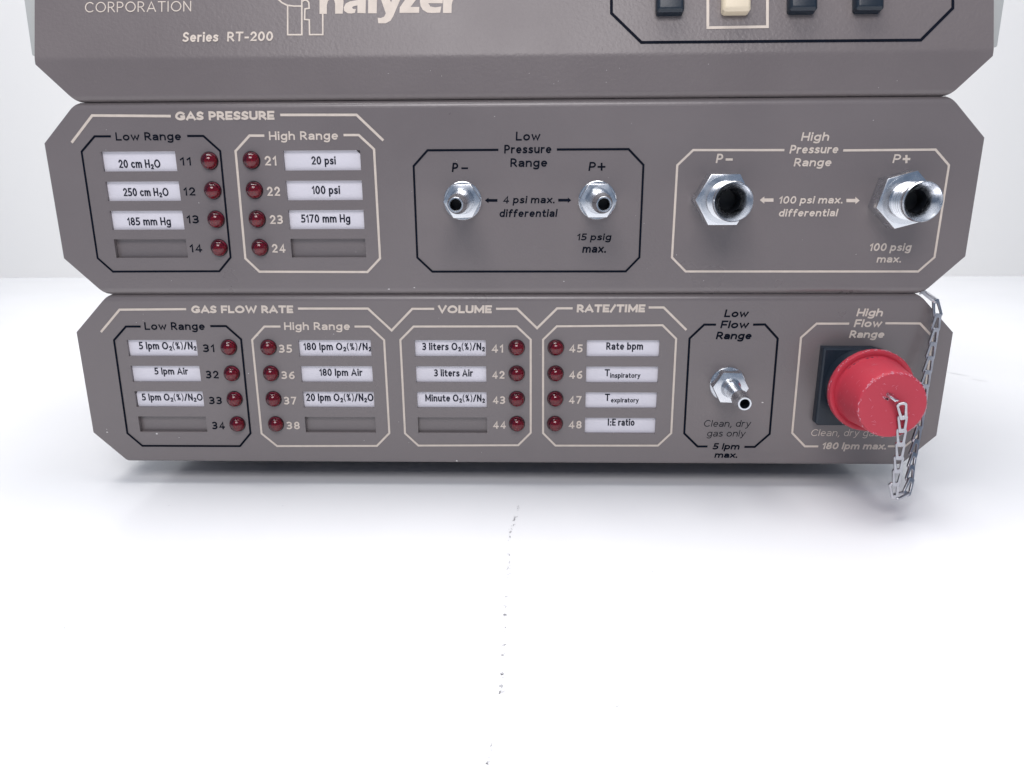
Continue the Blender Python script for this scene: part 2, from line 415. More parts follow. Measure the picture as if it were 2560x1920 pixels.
def merge(bm, t, mat4=None, mi=0):
    vs = {}
    for v in t.verts:
        vs[v] = bm.verts.new(mat4 @ v.co if mat4 else v.co)
    for f in t.faces:
        try:
            nf = bm.faces.new([vs[v] for v in f.verts])
            nf.material_index = mi
            nf.smooth = f.smooth
        except ValueError:
            pass
    t.free()


def lathe(bm, prof, cx, cz, y0=0.0, n=48, mi=0, cap0=False, cap1=False, jit=0.0):
    """prof: (d, r): d = distance out of the panel (towards -y), r = radius; axis at (cx, cz)"""
    rings = []
    for d, r in prof:
        ring = []
        for i in range(n):
            a = 2 * math.pi * i / n
            rr = r * (1 + (R.uniform(-jit, jit) if jit else 0))
            ring.append(bm.verts.new((cx + rr * math.cos(a), y0 - d, cz + rr * math.sin(a))))
        rings.append(ring)
    for a, b in zip(rings, rings[1:]):
        for i in range(n):
            f = bm.faces.new((a[i], a[(i + 1) % n], b[(i + 1) % n], b[i]))
            f.material_index = mi
    if cap0:
        bm.faces.new(list(reversed(rings[0]))).material_index = mi
    if cap1:
        bm.faces.new(rings[-1]).material_index = mi
    return rings


def prism(bm, poly, y_front, y_back, mi=0, bev=0.0, seg=2):
    """poly (x, z) extruded along y"""
    t = bmesh.new()
    a = [t.verts.new((x, y_front, z)) for x, z in poly]
    b = [t.verts.new((x, y_back, z)) for x, z in poly]
    n = len(poly)
    t.faces.new(a)
    t.faces.new(list(reversed(b)))
    for i in range(n):
        t.faces.new((a[i], b[i], b[(i + 1) % n], a[(i + 1) % n]))
    bmesh.ops.recalc_face_normals(t, faces=list(t.faces))
    if bev > 0:
        fr = [e for e in t.edges if all(abs(v.co.y - y_front) < 1e-6 for v in e.verts)]
        bmesh.ops.bevel(t, geom=fr, offset=bev, segments=seg, affect='EDGES', profile=0.5)
    merge(bm, t, mi=mi)


def hexagon(cx, cz, r, rot):
    return [(cx + r * math.cos(math.radians(rot + 60 * k)), cz + r * math.sin(math.radians(rot + 60 * k))) for k in range(6)]


def on_front(x, z, d):
    return Vector((x, -d, z))


def on_slope(x, s, d):
    return Vector((x, s * math.sin(LEAN) - d * math.cos(LEAN), ZF + s * math.cos(LEAN) + d * math.sin(LEAN)))


# ------------------------------------------------------------------ lettering: a monoline stroke alphabet
XH = 0.72


def A(cx, cy, rx, ry, a0, a1, n=None):
    n = n or max(3, int(abs(a1 - a0) / 18))
    return [(cx + rx * math.cos(math.radians(a0 + (a1 - a0) * i / n)), cy + ry * math.sin(math.radians(a0 + (a1 - a0) * i / n))) for i in range(n + 1)]


def crv(P, n=5):
    Q = [Vector(p) for p in P]
    Q = [Q[0] * 2 - Q[1]] + Q + [Q[-1] * 2 - Q[-2]]
    out = []
    for i in range(1, len(Q) - 2):
        a, b, c, d = Q[i - 1:i + 3]
        for k in range(n):
            t = k / n
            v = 0.5 * ((2 * b) + (c - a) * t + (2 * a - 5 * b + 4 * c - d) * t * t + (3 * b - a - 3 * c + d) * t ** 3)
            out.append((v.x, v.y))
    return out + [tuple(P[-1])]


h2 = XH / 2
# glyph: width, [(points, closed)]
G = {
    'A': (.70, [[(0, 0), (.35, 1), (.70, 0)], [(.13, .30), (.57, .30)]]),
    'C': (.66, [A(.38, .5, .38, .5, 48, 312)]),
    'E': (.46, [[(.46, 1), (0, 1), (0, 0), (.46, 0)], [(0, .52), (.40, .52)]]),
    'F': (.46, [[(.46, 1), (0, 1), (0, 0)], [(0, .50), (.40, .50)]]),
    'G': (.72, [A(.40, .5, .40, .5, 48, 318) + [(.72, .18), (.72, .46), (.48, .46)]]),
    'H': (.58, [[(0, 0), (0, 1)], [(.58, 0), (.58, 1)], [(0, .52), (.58, .52)]]),
    'I': (.04, [[(0, 0), (0, 1)]]),
    'L': (.44, [[(0, 1), (0, 0), (.44, 0)]]),
    'M': (.78, [[(0, 0), (0, 1)], [(.78, 0), (.78, 1)], [(.02, .97), (.39, .20), (.76, .97)]]),
    'N': (.58, [[(0, 0), (0, 1)], [(.58, 0), (.58, 1)], [(.04, .94), (.54, .06)]]),
    'O': (.80, [('c', A(.40, .5, .40, .5, 0, 342, 19))]),
    'P': (.48, [[(0, 0), (0, 1), (.22, 1)] + A(.22, .73, .26, .27, 72, -90) + [(0, .46)]]),
    'R': (.52, [[(0, 0), (0, 1), (.20, 1)] + A(.20, .74, .27, .26, 72, -90) + [(0, .48)], [(.22, .48), (.52, 0)]]),
    'S': (.46, [crv([(.44, .90), (.26, 1), (.05, .88), (.05, .68), (.24, .53), (.43, .38), (.44, .14), (.22, 0), (0, .09)])]),
    'T': (.58, [[(0, 1), (.58, 1)], [(.29, 1), (.29, 0)]]),
    'U': (.58, [[(0, 1), (0, .3)] + A(.29, .29, .29, .29, 198, 342) + [(.58, .3), (.58, 1)]]),
    'V': (.66, [[(0, 1), (.33, 0), (.66, 1)]]),
    'W': (1.0, [[(0, 1), (.24, 0), (.5, .86), (.76, 0), (1.0, 1)]]),
    '0': (.50, [('c', A(.25, .5, .25, .5, 0, 342, 19))]),
    '1': (.18, [[(0, .80), (.18, 1), (.18, 0)]]),
    '2': (.46, [A(.23, .73, .23, .27, 160, -25) + [(.02, 0), (.46, 0)]]),
    '3': (.44, [crv([(.02, .94), (.20, 1), (.40, .88), (.36, .62), (.14, .53)]), crv([(.14, .53), (.36, .46), (.44, .24), (.26, .01), (0, .05)])]),
    '4': (.52, [[(.38, 0), (.38, 1), (0, .27), (.52, .27)]]),
    '5': (.44, [[(.42, 1), (.07, 1), (.05, .57)] + crv([(.05, .57), (.24, .61), (.43, .46), (.41, .14), (.20, 0), (0, .05)])]),
    '6': (.48, [crv([(.42, .97), (.20, .86), (.03, .55), (.02, .28), (.10, .06), (.24, 0), (.40, .06), (.48, .30), (.38, .54), (.24, .59), (.08, .50), (.02, .30)])]),
    '7': (.46, [[(0, 1), (.46, 1), (.14, 0)]]),
    '8': (.46, [('c', A(.23, .77, .20, .23, 0, 342, 15)), ('c', A(.23, .27, .23, .27, 0, 342, 15))]),
    '9': (.48, [crv([(.06, .03), (.28, .14), (.45, .45), (.46, .72), (.38, .94), (.24, 1), (.08, .94), (0, .70), (.10, .46), (.24, .41), (.40, .50), (.46, .70)])]),
    'a': (.44, [crv([(.04, .64), (.20, XH), (.38, .65), (.44, .50)]) + [(.44, 0)], crv([(.44, .41), (.20, .38), (.02, .28), (.03, .06), (.18, 0), (.36, .08), (.44, .24)])]),
    'b': (.48, [[(0, 1), (0, 0)], ('c', A(.24, h2, .24, h2, 0, 342, 17))]),
    'c': (.42, [A(.25, h2, .25, h2, 50, 310)]),
    'd': (.48, [[(.48, 1), (.48, 0)], ('c', A(.24, h2, .24, h2, 0, 342, 17))]),
    'e': (.48, [[(.02, .37), (.48, .37)] + A(.25, h2, .235, h2, 12, 305)]),
    'f': (.30, [crv([(.32, .98), (.20, 1), (.11, .86), (.10, .70)]) + [(.10, 0)], [(0, XH - .03), (.28, XH - .03)]]),
    'g': (.48, [('c', A(.24, h2, .24, h2, 0, 342, 17)), [(.48, XH), (.48, -.05)] + crv([(.48, -.05), (.42, -.24), (.24, -.30), (.03, -.25)])]),
    'h': (.46, [[(0, 1), (0, 0)], crv([(0, .48), (.10, .66), (.26, XH), (.42, .62), (.46, .42)]) + [(.46, 0)]]),
    'i': (.0, [[(0, 0), (0, XH)], ('d', [(0, .97)])]),
    'l': (.0, [[(0, 0), (0, 1)]]),
    'm': (.80, [[(0, XH), (0, 0)], crv([(0, .48), (.09, .66), (.22, XH), (.36, .62), (.40, .42)]) + [(.40, 0)], crv([(.40, .48), (.49, .66), (.62, XH), (.76, .62), (.80, .42)]) + [(.80, 0)]]),
    'n': (.46, [[(0, XH), (0, 0)], crv([(0, .48), (.10, .66), (.26, XH), (.42, .62), (.46, .42)]) + [(.46, 0)]]),
    'o': (.52, [('c', A(.26, h2, .26, h2, 0, 342, 17))]),
    'p': (.48, [[(0, XH), (0, -.30)], ('c', A(.24, h2, .24, h2, 0, 342, 17))]),
    'r': (.27, [[(0, XH), (0, 0)], crv([(0, .46), (.08, .66), (.27, XH - .02)])]),
    's': (.36, [crv([(.34, .66), (.20, XH), (.04, .64), (.04, .48), (.19, .37), (.35, .27), (.35, .09), (.18, 0), (0, .06)])]),
    't': (.30, [[(.11, .92), (.11, .20)] + crv([(.11, .20), (.15, .03), (.31, 0)]), [(0, XH - .03), (.30, XH - .03)]]),
    'u': (.46, [[(.46, XH), (.46, 0)], [(0, XH)] + crv([(0, .28), (.05, .08), (.20, 0), (.37, .08), (.46, .26)])]),
    'w': (.72, [[(0, XH), (.18, 0), (.36, .64), (.54, 0), (.72, XH)]]),
    'x': (.44, [[(0, XH), (.44, 0)], [(.44, XH), (0, 0)]]),
    'y': (.46, [[(0, XH), (.24, .02)], [(.46, XH), (.22, -.02), (.14, -.22), (0, -.28)]]),
    'z': (.42, [[(0, XH), (.42, XH), (0, 0), (.42, 0)]]),
    '.': (.0, [('d', [(0, .0)])]),
    ',': (.08, [[(.08, .02), (.0, -.18)]]),
    ':': (.10, [('d', [(.05, .0)]), ('d', [(.05, .58)])]),
    '-': (.26, [[(0, .40), (.26, .40)]]),
    '/': (.36, [[(0, -.04), (.36, 1)]]),
    '(': (.14, [crv([(.14, 1.04), (.0, .74), (.0, .22), (.14, -.12)])]),
    ')': (.14, [crv([(0, 1.04), (.14, .74), (.14, .22), (0, -.12)])]),
    '%': (.56, [('c', A(.11, .80, .11, .20, 0, 330, 11)), ('c', A(.45, .20, .11, .20, 0, 330, 11)), [(.12, -.02), (.44, 1.02)]]),
}
STYLE = {  # slant, stroke (of cap height), letter gap, word gap
    'reg': (.04, .185, .13, .50), 'num': (.03, .190, .20, .5), 'ital': (.14, .188, .13, .46), 'itbold': (.18, .215, .09, .44),
    'bold': (.06, .265, .07, .46), 'thin': (.14, .100, .14, .48), 'thinup': (.0, .100, .16, .48), 'cond': (.0, .170, .12, .50), 'black': (.05, .36, .03, .4)}


def ribbon(bm, P, w, closed, place, d, ext=True):
    """flat strip of width w along P (mm)"""
    Q = []
    for p in P:
        p = Vector(p)
        if not Q or (p - Q[-1]).length > w * 0.02:
            Q.append(p)
    if closed and (Q[0] - Q[-1]).length < w * 0.02:
        Q.pop()
    n = len(Q)
    if ext and not closed and n > 1:
        a, b = (Q[0] - Q[1]).normalized(), (Q[-1] - Q[-2]).normalized()
        Q[0], Q[-1] = Q[0] + a * (w / 2), Q[-1] + b * (w / 2)
    L, Rr = [], []
    for i in range(n):
        a = Q[i - 1] if (closed or i > 0) else None
        b = Q[(i + 1) % n] if (closed or i < n - 1) else None
        d0 = (Q[i] - a).normalized() if a is not None else (b - Q[i]).normalized()
        d1 = (b - Q[i]).normalized() if b is not None else d0
        n0, n1 = Vector((-d0.y, d0.x)), Vector((-d1.y, d1.x))
        m = n0 + n1
        m = m.normalized() if m.length > 1e-3 else n0
        k = (w / 2) / max(0.62, m.dot(n0))
        di = d + .003 * i
        L.append(bm.verts.new(place(*(Q[i] + m * k), di)))
        Rr.append(bm.verts.new(place(*(Q[i] - m * k), di)))
    for i in range(n if closed else n - 1):
        j = (i + 1) % n
        bm.faces.new((L[i], Rr[i], Rr[j], L[j]))


def put_text(bm, text, u0, u1, z, h, st, place, d):
    slant, sw, gap, word = STYLE[st]
    items, i = [], 0
    while i < len(text):
        if text[i] == '_':
            items.append((text[i + 1], True))
            i += 2
        else:
            items.append((text[i], False))
            i += 1
    w = sw * h
    W_, fixed = 0.0, 0.0
    for n, (ch, sub) in enumerate(items):
        k = .62 if sub else 1.0
        if ch == ' ':
            W_ += word * h
            continue
        W_ += G[ch][0] * h * k
        fixed += w * (.85 if sub else 1)
        if n < len(items) - 1 and items[n + 1][0] != ' ':
            W_ += gap * h
    W_ += 1e-6
    first_up = slant * h
    kx = (u1 - u0 - fixed - first_up * .5) / W_
    x = u0
    q = 0

    def ym(y, ww, k):            # keep the ink inside the letter height
        if y < -.1:
            return y * h * k + ww / 2
        if y <= XH:
            return ww / 2 + y / XH * (XH * h * k - ww)
        return XH * h * k - ww / 2 + (y - XH) / (1 - XH) * (h * k * (1 - XH))
    for n, (ch, sub) in enumerate(items):
        if ch == ' ':
            x += word * h * kx
            continue
        k = .62 if sub else 1.0
        ww = w * (.85 if sub else 1)
        dz = -.16 * h if sub else 0.0
        gw, strokes = G[ch]
        for s in strokes:
            kind = s[0] if isinstance(s, tuple) else 'o'
            pw = ww * (.62 if ch in '%()' else 1)
            pts = s[1] if isinstance(s, tuple) else s
            P = []
            for px, py in pts:
                yy = ym(py, ww, k) + dz
                P.append((x + ww / 2 + px * h * k * kx + slant * yy, z + yy))
            q += 1
            dd = d + 0.0047 * (q % 9)
            if kind == 'd':
                cx, cy = P[0]
                r = ww * .56
                bm.faces.new([bm.verts.new(place(cx + a * r, cy + b * r, dd)) for a, b in ((-1, -1), (1, -1), (1, 1), (-1, 1))])
            else:
                ribbon(bm, P, pw, kind == 'c', place, dd)
        x += gw * h * k * kx + ww
        if n < len(items) - 1 and items[n + 1][0] != ' ':
            x += gap * h * kx


def put_line(bm, pts, w, closed, place, d):
    ribbon(bm, pts, w, bool(closed), place, d, ext=False)


def flat_up(bm):
    """every face looks out of the panel"""
    bm.normal_update()
    for f in bm.faces:
        if f.normal.y > 0:
            f.normal_flip()


# ------------------------------------------------------------------ setting
bm = bmesh.new()
bmesh.ops.create_grid(bm, x_segments=1, y_segments=1, size=1)
for v in bm.verts:
    v.co = Vector((v.co.x * 1500, -900 if v.co.y < 0 else 552, TABLE))
mt = bpy.data.materials.new('white_laminate')
mt.use_nodes = True
nt = mt.node_tree
b = nt.nodes['Principled BSDF']
b.inputs['Roughness'].default_value = 0.22
b.inputs['Specular IOR Level'].default_value = 0.5
tc = nt.nodes.new('ShaderNodeTexCoord')
n1 = nt.nodes.new('ShaderNodeTexNoise')
n1.inputs['Scale'].default_value = 9
n1.inputs['Detail'].default_value = 4
cr = nt.nodes.new('ShaderNodeValToRGB')
cr.color_ramp.elements[0].position = 0.35
cr.color_ramp.elements[0].color = (0.84, 0.845, 0.86, 1)
cr.color_ramp.elements[1].position = 0.6
cr.color_ramp.elements[1].color = (0.87, 0.875, 0.89, 1)
nt.links.new(tc.outputs['Object'], n1.inputs['Vector'])
nt.links.new(n1.outputs['Fac'], cr.inputs['Fac'])
nt.links.new(cr.outputs['Color'], b.inputs['Base Color'])
tabletop = link('tabletop', bm, mt)
tabletop['kind'] = 'structure'
tabletop['label'] = 'glossy white tabletop with a broken line of dark specks'

# dirt specks on the table: irregular flat flecks
M_DIRT = mat('dirt', (0.42, 0.42, 0.44), 0.8)
M_DIRT2 = mat('faint_dirt', (0.56, 0.56, 0.58), 0.8)
bm = bmesh.new()
for k, (x, y, a, l, w, mi) in enumerate(SPECKS):
    n = 9
    ca, sa = math.cos(math.radians(a)), math.sin(math.radians(a))
    vs = []
    for i in range(n):
        t = 2 * math.pi * i / n
        px, py = l * math.cos(t) * R.uniform(.6, 1.15), w * math.sin(t) * R.uniform(.6, 1.15)
        vs.append(bm.verts.new((x + px * ca - py * sa, y + px * sa + py * ca, TABLE + 0.05)))
    bm.faces.new(vs).material_index = mi
o = link('dirt_speck', bm, [M_DIRT, M_DIRT2], tabletop)
o['label'] = 'dark specks and crumbs strewn along a line on the white tabletop'

bm = bmesh.new()
prof = [(552, TABLE - 60), (552, 60), (553, 600), (553, 1500)]
pv = [[bm.verts.new((x, y, z)) for y, z in prof] for x in (-1500, 1500)]
for i in range(len(prof) - 1):
    bm.faces.new((pv[0][i], pv[1][i], pv[1][i + 1], pv[0][i + 1]))
wall = link('backdrop_wall', bm, mat('wall_white', (0.89, 0.875, 0.85), 0.9))
wall['kind'] = 'structure'


# ------------------------------------------------------------------ the instrument housings
def bend(r, n=8):
    """arc from the flat front face back into the top: (dy, dz, arc length)"""
    return [(r * (1 - math.cos(math.pi / 2 * i / n)), r * math.sin(math.pi / 2 * i / n), r * math.pi / 2 * i / n) for i in range(n + 1)]


def octo(z0, z1, zl, zu, X, inset=0.0):
    cl, cu = zl - z0, z1 - zu
    i = inset
    return [(-X + cl, z0 + i), (X - cl, z0 + i), (X - i, zl), (X - i, zu), (X - cu, z1 - i), (-X + cu, z1 - i), (-X + i, zu), (-X + i, zl)]


def flat_panel(unit, z0, z1, zl, zu, rb, rt, slots, chips):
    """folded sheet-metal octagon with cut label windows"""
    X, T = 160.0, 1.7
    zb, zt = z0 + rb, z1 - rt
    out = [(-X + (zl - zb), zb), (X - (zl - zb), zb), (X, zl), (X, zu), (X - (zt - zu), zt), (-X + (zt - zu), zt), (-X, zu), (-X, zl)]
    bm = bmesh.new()
    loops = [out] + [[(a, c), (b2, c), (b2, d), (a, d)] for a, b2, c, d in slots]
    edges, all_l = [], []
    for lp in loops:
        vs = [bm.verts.new((x, 0, z)) for x, z in lp]
        all_l.append(vs)
        edges += [bm.edges.new((vs[i], vs[(i + 1) % len(vs)])) for i in range(len(vs))]
    bmesh.ops.triangle_fill(bm, use_beauty=True, use_dissolve=False, edges=edges, normal=Vector((0, -1, 0)))
    flat_up(bm)
    for li, vs in enumerate(all_l):          # cut edges of the sheet
        bk = [bm.verts.new(v.co + Vector((0, T, 0))) for v in vs]
        n = len(vs)
        for i in range(n):
            if li == 0 and i in (0, 4):
                continue
            j = (i + 1) % n
            f = bm.faces.new((vs[i], vs[j], bk[j], bk[i])) if li == 0 else bm.faces.new((vs[j], vs[i], bk[i], bk[j]))
    for f in bm.faces:
        f.smooth = False
    # rolled top and bottom edges
    for sgn, r, ze, half in ((1, rt, zt, X - (zt - zu)), (-1, rb, zb, X - (zl - zb))):
        rows = []
        for dy, dz, al in bend(r) + [(r + 6, r, r * math.pi / 2)]:
            h = half - al
            rows.append([bm.verts.new((-h, dy, ze + sgn * dz)), bm.verts.new((h, dy, ze + sgn * dz))])
        for a, c in zip(rows, rows[1:]):
            f = bm.faces.new((a[0], a[1], c[1], c[0]) if sgn > 0 else (a[1], a[0], c[0], c[1]))
            f.smooth = True
    for x, z, l in chips:                    # paint chips and dust
        n = 7
        vs = []
        for i in range(n):
            t = 2 * math.pi * i / n
            vs.append(bm.verts.new((x + l * math.cos(t) * R.uniform(.5, 1.3), -0.05, z + 0.6 * l * math.sin(t) * R.uniform(.5, 1.3))))
        f = bm.faces.new(vs)
        f.material_index = 1
    return link('front_panel', bm, [M_PAINT, M_CHIP], unit)


def case(unit, z0, z1, zl, zu):
    bm = bmesh.new()
    prism(bm, octo(z0 + 0.03, z1 - 0.03, zl, zu, 159.4, 0.0), 1.75, 232)
    return link('case', bm, M_PAINT, unit)


def prints(panel, zone, place):
    ink = {'c': (M_CREAM, 'cream'), 'k': (M_BLACK, 'black')}
    for s, u0, u1, z, h, col, st, zn in TEXTS:
        if zn == zone and col in ink:
            bm = bmesh.new()
            put_text(bm, s, u0, u1, z, h, st, place, 0.05)
            flat_up(bm)
            link('printed_lettering', bm, ink[col][0], panel, label='%s lettering reading %s' % (ink[col][1], s))
    q = 0
    for zn, col, w, cl, pts in LINES:
        if zn != zone:
            continue
        q += 1
        bm = bmesh.new()
        key = col[-1]
        if col in ink:
            put_line(bm, pts, w, cl, place, 0.05 + .03 * (q % 3))
            nm = 'printed_frame' if len(pts) > 2 else 'printed_sign'
        else:
            bm.faces.new([bm.verts.new(place(x, z, 0.06)) for x, z in pts])
            nm = 'printed_arrow'
        flat_up(bm)
        link(nm, bm, ink[key][0], panel, label='%s printed %s' % (ink[key][1], {'printed_frame': 'frame line', 'printed_sign': 'plus or minus stroke', 'printed_arrow': 'arrow'}[nm]))


def inserts(unit, zone, slots, blank, tears):
    k = -1
    todo = [t for t in TEXTS if t[5] == 'l' and t[7] == zone]
    for i, (x0, x1, z0, z1) in enumerate(slots):
        if i in blank:
            continue
        words = [t for t in todo if x0 - 3 < (t[1] + t[2]) / 2 < x1 + 3 and z0 - 1 < t[3] + 1 < z1 + 1]
        bm = bmesh.new()
        l, r, b2, t2 = x0 - 0.6, x1 + 0.6, z0 - 0.6, z1 + 0.6
        poly = [(l, b2), (r, b2), (r, t2), (l, t2)]
        if i in tears:
            side, cx, cz = tears[i]
            if side == 'r':
                poly = [(l, b2), (r, b2), (r, z1 - cz), (x1 - cx * 0.4, z1 - cz * 0.35), (x1 - cx, t2), (l, t2)]
            else:
                poly = [(l, b2), (r, b2), (r, t2), (x0 + cx, t2), (x0 + cx * 0.45, z1 - cz * 0.35), (x0 + 0.15, z1 - cz), (x0 + 0.15, z0 + cz * 0.4), (x0 + 0.5, b2)]
        prism(bm, poly, 1.15, 1.6)
        txt = ' '.join(w[0].replace('_', '') for w in words)
        ins = link('label_insert', bm, M_PAPER, unit, label='white paper label reading %s' % txt)
        bm = bmesh.new()
        for w in words:
            put_text(bm, w[0], w[1], w[2], w[3], w[4], 'cond', on_front, -1.09)
        flat_up(bm)
        link('printed_words', bm, M_LABELINK, ins)


LENS = None


def indicators(unit, pos):
    global LENS
    for (x, z), num in pos:
        if LENS is None:
            bm = bmesh.new()
            pr = [(0.1, 2.85), (0.35, 2.88)] + [(0.35 + 2.75 * math.sin(a), 2.88 * math.cos(a)) for a in [math.pi / 2 * i / 14 for i in range(1, 14)]] + [(3.1, 0.02)]
            lathe(bm, pr, 0, 0, cap1=True, cap0=True)
            bmesh.ops.recalc_face_normals(bm, faces=list(bm.faces))
            a = link('indicator_light', bm, M_RED, None, smooth=60)
            bm = bmesh.new()
            lathe(bm, [(0.03, 3.12), (0.25, 3.05), (0.25, 2.9), (0.06, 2.8), (0.06, 0.02)], 0, 0, n=40)
            bmesh.ops.recalc_face_normals(bm, faces=list(bm.faces))
            c = link('collar', bm, M_DARK, a, smooth=30)
            bm = bmesh.new()
            lathe(bm, [(0.25, 1.75), (0.55, 1.6), (0.75, 0.9), (0.8, 0.05)], 0.45, -0.45, n=24, cap1=True, cap0=True)
            bmesh.ops.recalc_face_normals(bm, faces=list(bm.faces))
            d = link('painted_glow', bm, M_REDGLOW, a, smooth=60)  # bright spot of focused light, painted as an off-centre red disc
            LENS = (a, c, d)
            a0, kids = a, (c, d)
        else:
            a0 = LENS[0].copy()
            C.objects.link(a0)
            kids = []
            for s in LENS[1:]:
                t = s.copy()
                C.objects.link(t)
                t.parent = a0
        a0.parent = unit
        a0.location = (x * S, 0, z * S)
        a0.rotation_euler = (0, math.radians(R.uniform(-25, 25)), 0)
        a0['label'] = 'dark red indicator light beside number %s' % num


def low_barb(unit, cx, cz, rot, length, flow=False):
    bm = bmesh.new()
    h0, h1 = (1.0, 5.2) if flow else (0.9, 3.2)
    prism(bm, hexagon(cx, cz, 6.55, rot), -h1, -h0, bev=0.35)
    root = link('hose_fitting', bm, M_ZINC, unit, smooth=25)
    bm = bmesh.new()
    lathe(bm, [(0.02, 6.55), (0.7, 6.55), (0.95, 6.3), (0.95, 1.5)], cx, cz, n=64)
    bmesh.ops.recalc_face_normals(bm, faces=list(bm.faces))
    link('washer', bm, M_ZINC, root, smooth=30)
    bm = bmesh.new()
    if flow:
        p = [(h1 - .1, 3.7), (h1 + .6, 3.5), (h1 + 1.4, 3.0), (h1 + 2.4, 2.75), (length - 9.5, 2.55), (length - 7.2, 2.75), (length - 6.4, 3.0), (length - 5.8, 2.95), (length - 1.5, 2.35), (length - .4, 2.42), (length, 2.25),
             (length, 1.72), (length - .4, 1.62), (length - 5, 1.6)]
    else:
        p = [(h1 - .1, 4.5), (h1 + .5, 4.3), (h1 + 1.1, 4.0), (h1 + 2.2, 3.65), (h1 + 5, 3.4), (length - 10, 3.2), (length - 8, 3.0), (length - 6.5, 3.3), (length - 5.8, 3.25), (length - 1.9, 2.3), (length - 1.1, 2.3), (length - .7, 2.52), (length - .2, 2.5), (length, 2.35),
             (length, 1.95), (length - .3, 1.72), (length - 5, 1.7)]
    lathe(bm, p, cx, cz, n=48)
    n0 = len(bm.faces)
    lathe(bm, [(length - 5.0, 1.76), (length - 5.01, 0.01)], cx, cz, n=24, mi=1)
    bmesh.ops.recalc_face_normals(bm, faces=list(bm.faces))
    for f in bm.faces:                     # shade inside the bore is put into its colour
        c = f.calc_center_median()
        if -c.y > length - 5.2 and math.hypot(c.x - cx, c.z - cz) < 1.72 and -c.y < length - 0.3:
            f.material_index = 1
    link('barbed_tube', bm, [M_ZINC, M_BORE_SHADE], root, smooth=35)


def thread_fitting(unit, cx, cz, rot, length, rhex):
    bm = bmesh.new()
    h = 7.0
    prism(bm, hexagon(cx, cz, rhex, rot), -h, -0.05, bev=0.4)
    root = link('threaded_fitting', bm, M_ZINC, unit, smooth=25)
    bm = bmesh.new()
    p = [(h - .2, 8.0), (h + .2, 7.9), (h + .45, 5.9), (h + 2.2, 5.8)]
    d = h + 2.4
    while d < length - 2.6:                # turned thread
        p += [(d, 5.35), (d + 0.55, 6.4), (d + 0.8, 6.4), (d + 1.35, 5.35)]
        d += 1.55
    L = length
    p += [(L - 1.9, 5.9), (L - 1.7, 6.45), (L - .4, 6.45), (L, 6.2), (L, 6.05), (L - .35, 5.85), (L - 1.6, 5.0), (L - 4.6, 3.65), (L - 5, 3.5), (h + .35, 3.45)]
    lathe(bm, p, cx, cz, n=72)
    lathe(bm, [(h + .35, 3.46), (h + .34, 0.01)], cx, cz, n=24, mi=1)
    bmesh.ops.recalc_face_normals(bm, faces=list(bm.faces))
    for f in bm.faces:
        c = f.calc_center_median()
        if math.hypot(c.x - cx, c.z - cz) < 3.52:  # bore faces painted dark for the shade in the hole
            f.material_index = 1
    link('threaded_tube', bm, [M_ZINC, M_BORE_SHADE], root, smooth=28)


def feet(unit, z):
    for x in (-118, 118):
        for y in (85, 205):
            bm = bmesh.new()
            lathe(bm, [(0, 8.5), (z - TABLE - 1, 9.5), (z - TABLE, 9.5)], 0, 0, n=28, cap0=True, cap1=True)
            for v in bm.verts:               # stand it upright
                v.co = Vector((x + v.co.x, y + v.co.z, TABLE - v.co.y))
            bmesh.ops.recalc_face_normals(bm, faces=list(bm.faces))
            link('rubber_foot', bm, M_RUBBER, unit, smooth=30)


def dust(n, z0, z1):
    return [(R.uniform(-140, 150), R.uniform(z0, z1), R.choice((.10, .12, .14, .2))) for _ in range(n)]


SL_U = [-114.65, -50.5, -8.27, 55.25]
# ---- flow-rate unit at the bottom of the stack
flow = thing('flow_module', 'lowest grey octagonal instrument, headed gas flow rate, with red capped port', 'instrument')
slots_b = []
for x0, x1 in ((-141.7, -115.6), (-77.6, -50.7), (-34.5, -8.27), (28.7, 55.25)):
    slots_b += [(x0, x1, z, z + 6.25) for z in (42.2, 32.25, 22.3, 12.3)]
pan = flat_panel(flow, Z_BOT, Z_MID - .05, 12.0, 51.4, 1.3, 2.3, slots_b,
                 dust(26, 3, 60) + [(-154.6, 12.1, .45), (-154.6, 13.3, .2), (-135.4, 11.6, .55), (-20.2, .9, .5), (94.3, 24.8, .5), (-137, 55, .18)])
case(flow, Z_BOT, Z_MID - .05, 12.0, 51.4)
prints(pan, 'B', on_front)
inserts(flow, 'B', slots_b, (3, 7, 11), {2: ('l', 1.2, 1.2)})
indicators(flow, [((-103.6, 45.7 - 10.02 * i), 31 + i) for i in range(4)] + [((-88.8, 45.7 - 10.0 * i), 35 + i) for i in range(4)] +
           [((3.04, 45.65 - 9.85 * i), 41 + i) for i in range(4)] + [((17.4, 45.65 - 9.82 * i), 45 + i) for i in range(4)])
low_barb(flow, 80.9, 31.9, 58, 24.0, True)
bm = bmesh.new()
prism(bm, [(113.3, 18.0), (114.4, 16.9), (140.5, 16.9), (141.8, 18.0), (141.8, 40.5), (137.5, 44.6), (131.5, 46.5), (113.3, 46.5)], -3.6, -0.02, bev=0.8)
fl = link('port_flange', bm, M_NAVY, flow, label='square black plastic flange behind the red cap')
bm = bmesh.new()
lathe(bm, [(3.5, 13.0), (12.0, 13.0), (24, 10.4), (24, 8.5), (10, 8.4)], 127.7, 33.4, n=48)
bmesh.ops.recalc_face_normals(bm, faces=list(bm.faces))
link('port_tube', bm, M_NAVY, fl, smooth=30)
feet(flow, Z_BOT)

